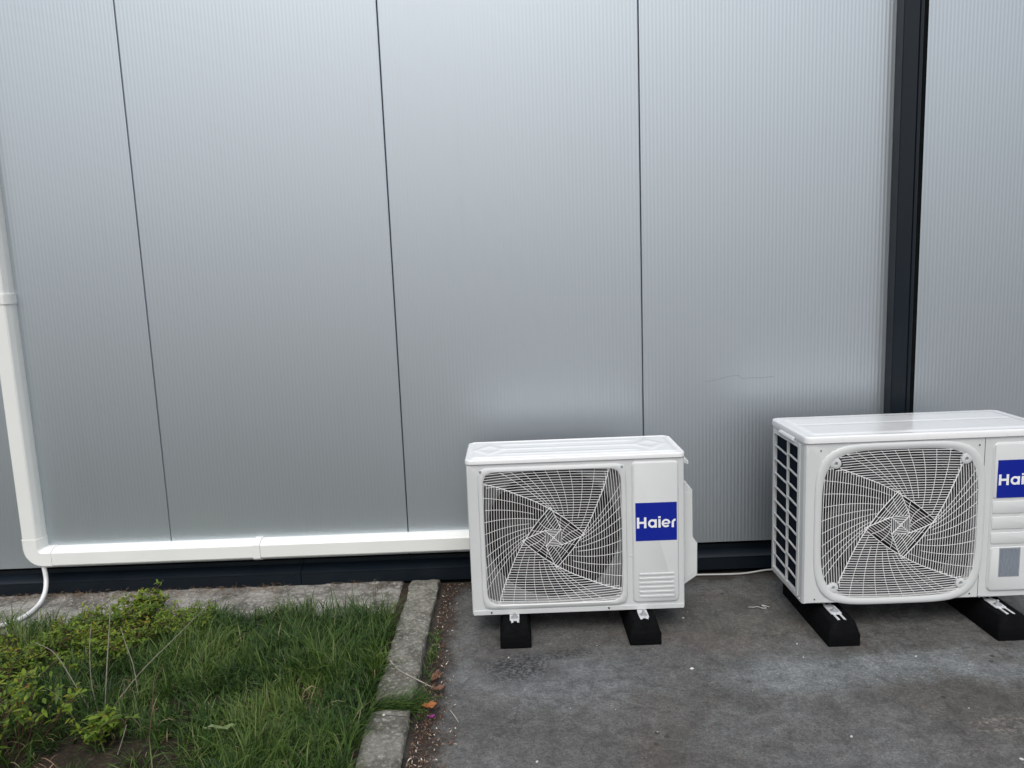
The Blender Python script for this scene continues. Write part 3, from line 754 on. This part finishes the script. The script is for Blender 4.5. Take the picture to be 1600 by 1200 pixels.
for i,(x,y,lab,rz) in enumerate([(-.022,2.667,'leftmost black rubber foot, under the grille side of the smaller unit',0),
                         (.457,2.655,'black rubber foot under the service panel side of the smaller unit',0),
                         (1.160,2.590,'black rubber foot nearest the open side coil guard of the larger unit',.0),
                         (1.768,2.585,'rightmost black rubber foot, partly outside the photo, under the larger unit',0)]):
    o = F0 if i == 0 else copy_tree(F0)
    o.location = (x,y,0); o.rotation_euler = (0,0,rz); o['label'] = lab

# ------------------------------------------------------------------ ribbons (grass, leaves, litter) through numpy
def ribbon_mesh(name, pts, side, width, tint, mat, parent=None):
    """pts (N,K,3), side (N,3), width (N,K)"""
    Nn,K,_ = pts.shape
    off = side[:,None,:]*width[:,:,None]*.5
    V = np.stack([pts-off, pts+off], axis=2).reshape(-1,3)
    base = (np.arange(Nn)*K*2)[:,None]; k = np.arange(K-1)[None,:]*2
    q = np.stack([base+k, base+k+1, base+k+3, base+k+2], axis=2).reshape(-1,4)
    me = bpy.data.meshes.new(name); me.vertices.add(len(V)); me.vertices.foreach_set('co', V.astype(np.float32).ravel())
    me.loops.add(q.size); me.loops.foreach_set('vertex_index', q.astype(np.int32).ravel())
    me.polygons.add(len(q)); me.polygons.foreach_set('loop_start', (np.arange(len(q))*4).astype(np.int32)); me.update()
    at_ = me.attributes.new('tint','FLOAT','POINT'); at_.data.foreach_set('value', np.repeat(tint, K*2).astype(np.float32))
    me.shade_smooth(); me.materials.append(M[mat]); o = bpy.data.objects.new(name, me); COL.objects.link(o)
    if parent is not None: o.parent = parent
    return o
def blades(P, ang, length, lean, droop, width, K=6):
    n = len(P); t = np.linspace(0,1,K)[None,:]
    d = np.stack([np.cos(ang),np.sin(ang)],1)
    el0 = (PI/2-lean)[:,None]; el = el0 - droop[:,None]*t**1.3
    seg = (length/(K-1))[:,None]
    dh = np.cos(el)*seg; dz = np.sin(el)*seg
    H_ = np.concatenate([np.zeros((n,1)),np.cumsum(dh[:,:-1],1)],1); Zz = np.concatenate([np.zeros((n,1)),np.cumsum(dz[:,:-1],1)],1)
    pts = np.zeros((n,K,3)); pts[:,:,0] = P[:,0,None]+H_*d[:,0,None]; pts[:,:,1] = P[:,1,None]+H_*d[:,1,None]; pts[:,:,2] = np.maximum(P[:,2,None]+Zz,.012)
    ta = ang+PI/2+RNG.normal(0,.5,n); side = np.stack([np.cos(ta),np.sin(ta),RNG.normal(0,.25,n)],1); side /= np.linalg.norm(side,axis=1)[:,None]
    wd = width[:,None]*np.array([.75,1,.95,.8,.5,.06])[None,:] if K == 6 else width[:,None]*np.interp(t,[0,.3,.7,1],[.75,1,.8,.05])
    return pts, side, wd
def pn(x, y, s, seed): return np.array([mn.noise(Vector((a*s,b2*s,seed))) for a,b2 in zip(x,y)])

def grass_patch(name, ntuft, region, per=16, lmin=.06, lmax=.15, label=None, seed=0, aspect=None):
    X,Y = region(ntuft); n0 = len(X)
    clump = pn(X,Y,4.0,seed+1.5); ang0 = pn(X,Y,1.7,seed+5.5)*5+pn(X,Y,6,seed+2.2)*4
    tl = RNG.uniform(lmin,lmax,n0)*(1+.7*clump); tt = .38+.55*pn(X,Y,3.1,seed+9.1)+RNG.normal(0,.10,n0)
    cnt = RNG.integers(per//2,per*3//2,n0); idx = np.repeat(np.arange(n0),cnt); n = len(idx)
    P = np.zeros((n,3)); P[:,0] = X[idx]+RNG.normal(0,.009,n); P[:,1] = Y[idx]+RNG.normal(0,.009,n); P[:,2] = .006
    ang = RNG.uniform(0,2*PI,n)*.75+ang0[idx]; length = tl[idx]*RNG.uniform(.5,1.15,n)
    lean = np.abs(RNG.normal(.25,.28,n)); droop = RNG.uniform(.5,2.4,n)
    width = RNG.uniform(.0020,.0046,n)
    tint = np.clip(tt[idx]+RNG.normal(0,.2,n),0,.9); dead = RNG.random(n) < .035; tint[dead] = RNG.uniform(.93,1,dead.sum())
    p_,s_,w_ = blades(P,ang,length,lean,droop,width)
    o = ribbon_mesh(name,p_,s_,w_,tint,'grass_blade'); return o
def reg_main(n):
    x = RNG.uniform(-3.3,-.47,n); y = RNG.uniform(1.15,3.10,n)
    edge = 2.99-.05*np.clip((-1.7-x)/.3,0,1)+.05*pn(x,x*0,3,2.2)+.03*pn(x,x*0,9,3.3)-.055*(x>-.75)
    bare = pn(x,y,2.6,7.7)
    bx = ((x+1.22)/.22)**2+((y-2.02)/.14)**2
    bx2 = ((x+.78)/.13)**2+((y-2.93)/.05)**2
    k = (y < edge) & (bare > -.62) & ((bx > 1)|(RNG.random(n)<.12)) & ((bx2 > 1)|(RNG.random(n)<.25)) & (x < -.492+.012*np.sin(y*23))
    # sparser beneath the shrubs on the left
    k &= ~((x < -1.32) & (RNG.random(n) < np.where(y < 2.5, .6, .3)))
    return x[k], y[k]
tag(grass_patch('grass', 9500, reg_main, 13, .06,.135), 'long green grass growing between the kerb and the wall', 'grass', kind='stuff')
def reg_edge(n):
    x = RNG.uniform(-.346,-.315,n); y = RNG.uniform(2.20,2.80,n); k = (RNG.random(n) < .25+.75*(pn(x*0,y,7,1.1) > -.05)); return x[k],y[k]
o = grass_patch('grass_at_kerb', 42, reg_edge, 10, .03,.075, seed=3); tag(o,'short grass tufts in the gap on the right side of the kerb','grass',kind='stuff')
# tuft leaning over the break in the kerb
n = 210; P = np.zeros((n,3)); P[:,0] = RNG.uniform(-.52,-.36,n); P[:,1] = RNG.normal(2.285,.018,n); P[:,2] = .01
p_,s_,w_ = blades(P, RNG.normal(-.10,.5,n), RNG.uniform(.06,.15,n), RNG.uniform(.7,1.35,n), RNG.uniform(.2,.9,n), RNG.uniform(.0018,.0034,n))
tag(ribbon_mesh('grass_tuft',p_,s_,w_,np.clip(RNG.normal(.45,.2,n),0,1),'grass_blade'),'tuft of grass leaning right through the break between the two kerb stones','grass tuft')
# grass leaning over the left edge of the kerb stones
n = 520; P = np.zeros((n,3)); P[:,0] = RNG.uniform(-.515,-.487,n); P[:,1] = RNG.uniform(1.4,3.0,n); P[:,2] = .01
k = pn(P[:,0]*0,P[:,1],5,4.4) > -.12; P = P[k]; n = len(P)
p_,s_,w_ = blades(P, RNG.normal(0,.8,n), RNG.uniform(.04,.10,n), RNG.uniform(.2,.9,n), RNG.uniform(.3,1.5,n), RNG.uniform(.0018,.0036,n))
tag(ribbon_mesh('grass_fringe',p_,s_,w_,np.clip(RNG.normal(.5,.2,n),0,1),'grass_blade'),'fringe of grass leaning over the left edge of the kerb','grass',kind='stuff')
# single dark stalk in front of the concrete strip
n=6; P = np.zeros((n,3)); P[:,0] = -.60+RNG.normal(0,.006,n); P[:,1]=3.0; P[:,2]=.01
p_,s_,w_ = blades(P, RNG.uniform(0,1.6,n), RNG.uniform(.14,.20,n), RNG.uniform(.02,.25,n), RNG.uniform(0,.3,n), RNG.uniform(.0016,.0026,n))
tag(ribbon_mesh('tall_grass_stalk',p_,s_,w_,np.clip(RNG.normal(.1,.05,n),0,1),'grass_blade'),'few tall thin grass stalks standing up against the dark base trim','grass stalk')

# ------------------------------------------------------------------ litter
def scatter_bits(name, P, lmin, lmax, wmin, wmax, mat, label, tpow=1.0, up=.35, cat='litter'):
    n = len(P); ang = RNG.uniform(0,2*PI,n); L_ = RNG.uniform(lmin,lmax,n)**1.0
    d = np.stack([np.cos(ang),np.sin(ang),RNG.normal(0,up,n)],1); K = 4; t = np.linspace(-.5,.5,K)
    pts = P[:,None,:]+d[:,None,:]*(L_[:,None]*t[None,:])[:,:,None]
    pts[:,:,2] += (np.abs(RNG.normal(0,.25,n))*L_)[:,None]*(1-(2*t)**2)[None,:]; pts[:,:,2] = np.maximum(pts[:,:,2], P[:,2,None]*.5+.001)
    ta = ang+PI/2; side = np.stack([np.cos(ta),np.sin(ta),RNG.normal(0,.4,n)],1); side /= np.linalg.norm(side,axis=1)[:,None]
    wd = RNG.uniform(wmin,wmax,n)[:,None]*np.array([.35,1,.9,.25])[None,:]
    return tag(ribbon_mesh(name,pts,side,wd,RNG.random(n)**tpow,mat),label,cat,kind='stuff')
n = 5200; y = RNG.uniform(1.4,3.28,n); near = np.clip((2.75-y)/1.0,0,1)
cw = .045+.035*near+.02*pn(y*0,y,5,3); x = -.338+np.abs(RNG.normal(0,1,n))*cw*.75
keep = RNG.random(n) < .35+.65*near; P = np.stack([x,y,RNG.uniform(.002,.010,n)],1)[keep]
scatter_bits('leaf_litter',P,.003,.015,.001,.0045,'litter_bits','brown leaf crumbs and chips gathered along the foot of the kerb',1.7)
n = 1500; x = RNG.uniform(-3.2,-.5,n); y = 3.285-np.abs(RNG.normal(0,.05,n)); k = pn(x,x*0,2.6,8.8) > -.25-0*x; k |= (x<-1.7)
P = np.stack([x,y,np.full(n,.026)],1)[k]
scatter_bits('needle_litter',P,.012,.045,.0008,.002,'needle_bits','dry brown needles and crumbs lying along the base trim',1.0,.1)
n = 500; x = RNG.uniform(-.33,0.7,n); y = 3.28-np.abs(RNG.normal(0,.05,n)); P = np.stack([x,y,np.full(n,.004)],1)
scatter_bits('dirt_crumbs',P,.003,.014,.001,.005,'litter_bits','dirt crumbs along the wall behind the smaller unit',2.2)
n = 900; x = RNG.uniform(-3,-.5,n); y = RNG.uniform(1.2,3.02,n); P = np.stack([x,y,np.full(n,.035)],1)
scatter_bits('dead_grass_bits',P,.02,.07,.001,.0028,'needle_bits','dead straw caught in the grass',.6,.3,'straw')
n = 260; x = RNG.uniform(-.2,2.6,n); y = RNG.uniform(1.5,3.2,n); P = np.stack([x,y,np.full(n,.0015)],1)
scatter_bits('grit',P,.002,.007,.0015,.004,'litter_bits','fine pale grit scattered on the dark yard surface',.45,.1,'grit')

def leaf_obj(name, loc, size, rz, mat, label, cat='leaf', curl=.25, wid=.45, tilt=.1):
    b = MB(); rows = []
    for i in range(9):
        t = i/8; w_ = wid*size*.5*(max(0,math.sin(PI*t))**.8)*(1+.22*math.sin(17*t+rz*9))+.0004; x = (t-.5)*size
        rows.append([(x, w_*s_, curl*size*(s_*s_*.5+ (t-.5)**2) + .05*size*math.sin(11*t+4*s_+rz*7)+.03*size*math.sin(23*t-5*s_)) for s_ in (-1,-.5,0,.5,1)])
    b.loft(rows, closed=False); o = b.build(name, mat, smooth=80); o.location = loc; o.rotation_euler = (tilt,tilt*.5,rz)
    m = o.modifiers.new('solid','SOLIDIFY'); m.thickness = .0005
    return tag(o,label,cat)
leaf_obj('dry_leaf',(-.300,2.262,.026),.050,.35,'leaf_orange','bright orange dry leaf lying beside the break in the kerb',wid=.55)
leaf_obj('dry_leaf',(-.300,2.45,.012),.060,1.2,'leaf_brown','curled brown leaf at the kerb foot, upslope of the orange leaf',curl=.4)
leaf_obj('dry_leaf',(-.282,2.375,.014),.045,.4,'leaf_brown','small reddish brown leaf between the white stalk end and the orange leaf',curl=.5)
leaf_obj('petal',(-.290,2.222,.010),.020,.3,'petal_purple','purple petal in the litter just below the orange leaf','petal',curl=.8,wid=.5)
leaf_obj('fallen_leaf',(-.905,2.105,.074),.095,.1,'leaf_pale','long pale green leaf lying on the grass','leaf',curl=.15,wid=.15)
def twig(name, pts, rad, mat, label, taper=.5, cat='twig'):
    b = MB(); b.tube(spline(pts,6), rad, 6, taper); return tag(b.build(name,mat,smooth=60),label,cat)
twig('dry_stalk',[(-.463,2.52,.050),(-.425,2.465,.043),(-.36,2.41,.038),(-.300,2.385,.018)],.0022,'dead_stem','bare white stalk lying across the kerb stone',.6,'stalk')
twig('dry_stalk',[(-.236,2.268,.006),(-.222,2.238,.008),(-.206,2.205,.004)],.0018,'dead_stem','short pale stalk on the yard right of the purple petal',.7,'stalk')
twig('dry_twig',[(-.268,2.64,.004),(-.235,2.655,.007),(-.195,2.70,.005)],.0016,'twig_bark','thin dark twig on the yard left of the smaller unit',.5)
twig('dry_twig',[(-.43,2.20,.040),(-.39,2.19,.041),(-.355,2.185,.039)],.0012,'fan_dark','tiny dark twig on the end of the nearer kerb stone',.5)
# crumpled pale wire scrap beside the larger unit
b = MB(); b.tube(spline([(.918,2.93,.004),(.935,2.915,.010),(.955,2.925,.006),(.965,2.90,.012),(.985,2.91,.005),(.975,2.935,.008),(1.0,2.92,.006)],8),.0013,5)
tag(b.build('wire_scrap','cable_grey',smooth=60),'tangled scrap of pale thin wire on the ground left of the larger unit','wire scrap')
def pebble(x,y,s,lab,seed,mat='pebble_white',z=None,grp=None):
    rr_ = random.Random(seed); b = MB(); nu,nv = 10,6; loops=[]
    for j in range(1,nv):
        a = PI*j/nv; loops.append([(math.sin(a)*math.cos(2*PI*i/nu)*s*(1+.18*rr_.uniform(-1,1)), math.sin(a)*math.sin(2*PI*i/nu)*s*.75*(1+.18*rr_.uniform(-1,1)), -math.cos(a)*s*.5) for i in range(nu)])
    b.loft(loops,True,True); o = b.build('pebble',mat,smooth=50); o.location=(x,y,s*.42 if z is None else z); o.rotation_euler=(0,0,rr_.uniform(0,3)); return tag(o,lab,'pebble',grp)
pebble(.582,2.472,.0075,'bright white pebble alone on the yard between the two units',1)
pebble(.640,2.86,.005,'small white chip just right of the smaller unit bottom corner',2)
for i,(x,y,s,lab) in enumerate([(.03,2.0,.005,'tiny white chip at the bottom edge, nearest to the kerb side of the yard'),(-.05,2.60,.004,'tiny pale chip touching the front of the leftmost rubber foot'),
        (1.0,2.62,.004,'tiny pale chip left of the rubber foot nearest the coil guard'),(.95,2.06,.005,'small pale chip low in the photo, below the pale band between the units'),
        (1.37,2.50,.004,'tiny pale chip between the two rubber feet of the larger unit'),(1.36,1.93,.006,'white chip in the bottom right corner of the photo')]):
    pebble(x,y,s,lab,10+i)
pebble(-.435,2.20,.006,'white pebble resting on top of the nearer kerb stone',40,z=.041)

# ------------------------------------------------------------------ shrubs
def shrub(cx, cy, rad, h, nst, lab, seed, leaf=.022, dens=1.0, name='low_shrub', lean=(0,0), barep=.35, cat='shrub'):
    root = empty(name,(cx,cy,.02),lab,cat,'low yellow green shrubs beside the wall' if name=='low_shrub' else None)
    rr_ = random.Random(seed); st = MB(); LP=[]; 
    for k in range(nst):
        a = rr_.uniform(0,2*PI); q = math.sqrt(rr_.random())*rad; bx,by = .35*q*math.cos(a),.35*q*math.sin(a)
        hh = h*rr_.uniform(.55,1.1)*(1-.35*(q/rad)**2)
        tip = Vector((q*math.cos(a)+lean[0],q*math.sin(a)+lean[1],hh)); mid = Vector((bx,by,0)).lerp(tip,.5)+Vector((rr_.uniform(-.03,.03),rr_.uniform(-.03,.03),hh*.15))
        pts = spline([(bx,by,-.02),mid,tip],6); st.tube(pts,.0019,5,.45)
        for i,pt in enumerate(pts):
            f = i/(len(pts)-1)
            if f < barep: continue
            m = int((3 if f < .85 else 8)*dens+rr_.random())
            for _ in range(m):
                LP.append((pt+Vector((rr_.gauss(0,.006),rr_.gauss(0,.006),rr_.gauss(0,.005))), f))
            if f > .5 and rr_.random() < .45*dens:       # side twig with a rosette
                aa = rr_.uniform(0,2*PI); L_ = rr_.uniform(.02,.055); e = pt+Vector((math.cos(aa)*L_,math.sin(aa)*L_,L_*.6)); st.tube([pt,e],.0011,4)
                for _ in range(int(7*dens)): LP.append((e+Vector((rr_.gauss(0,.005),rr_.gauss(0,.005),rr_.gauss(0,.004))),1))
    st.build('stems','stem_red',root,smooth=60)
    n = len(LP); base = np.array([list(q[0]) for q in LP]); ang = RNG.uniform(0,2*PI,n); el = RNG.normal(.5,.45,n); L_ = RNG.uniform(.55,1.25,n)*leaf
    d = np.stack([np.cos(ang)*np.cos(el),np.sin(ang)*np.cos(el),np.sin(el)],1); K=5; t = np.linspace(0,1,K)
    pts = base[:,None,:]+d[:,None,:]*(L_[:,None]*t)[:,:,None]; pts[:,:,2] -= (L_*.3)[:,None]*(t**2)[None,:]
    ta = ang+PI/2; side = np.stack([np.cos(ta),np.sin(ta),RNG.normal(0,.35,n)],1); side /= np.linalg.norm(side,axis=1)[:,None]
    wd = L_[:,None]*np.array([.08,.32,.38,.24,.02])[None,:]
    clump = np.array([mn.noise(Vector((a[0]*9,a[1]*9,seed*1.7))) for a in base])
    tint = np.clip(.45+.55*clump+RNG.normal(0,.2,n),0,.93); red = RNG.random(n) < .012; tint[red]=RNG.uniform(.95,1,red.sum())
    ribbon_mesh('foliage',pts,side,wd,tint,'shrub_leaf',root)
    return root
shrub(-1.58,2.74,.25,.105,80,'yellow green shrub with dense small leaves, below the dark wall trim',1,.019)
shrub(-1.95,2.60,.22,.080,55,'yellow green shrub at the left photo edge, just below the drain hose',2,.018)
shrub(-1.30,2.85,.13,.085,26,'small leafy shrub at the right end of the row, beside the long grass',3,.018)
shrub(-1.55,2.14,.21,.20,34,'larger leaved bright green shrub in the bottom left corner of the photo',4,.030,.42)
shrub(-1.80,2.42,.20,.13,36,'sparse green shrub at the left photo edge with bare stems below',5,.022,.42)
shrub(-1.54,3.02,.05,.105,16,'small upright seedling with a yellow green tuft, on the concrete strip edge',6,.022,1.2,'seedling',barep=.5,cat='seedling')
shrub(-1.27,2.13,.07,.09,8,'small leafy shoot on the bare soil near the bottom of the photo',7,.026,.8,'seedling',cat='seedling')
# bare stems standing in the shrub
for pts,rd,lab in [([(-1.34,2.28,.03),(-1.345,2.33,.16),(-1.36,2.40,.27),(-1.37,2.44,.33)],.0021,'tallest bare pale stem standing upright in the shrub'),
                   ([(-1.33,2.28,.03),(-1.26,2.36,.12),(-1.17,2.44,.20),(-1.08,2.52,.28)],.0019,'long bare grey stem slanting up to the right over the grass'),
                   ([(-1.36,2.28,.03),(-1.40,2.33,.12),(-1.42,2.38,.22),(-1.43,2.42,.27)],.0018,'thin bare stem just left of the tallest one'),
                   ([(-1.37,2.27,.03),(-1.45,2.31,.14),(-1.52,2.35,.21),(-1.60,2.38,.235)],.0018,'bare stem arching over to the left in the shrub'),
                   ([(-1.27,2.36,.05),(-1.285,2.38,.14),(-1.32,2.41,.21),(-1.345,2.44,.25)],.0018,'short bare stem curving between the upright and the slanting one'),
                   ([(-1.125,2.12,.03),(-1.13,2.17,.11),(-1.14,2.22,.16),(-1.13,2.27,.20)],.0016,'thin reddish bare stem rising from the bare soil patch'),
                   ([(-1.20,2.08,.02),(-1.19,2.10,.06),(-1.185,2.12,.09)],.0019,'short cut stub of a stem near the bottom of the photo')]:
    twig('bare_stem',pts,rd,'grey_stem' if rd > .0017 else 'stem_red',lab,.6,'stem')
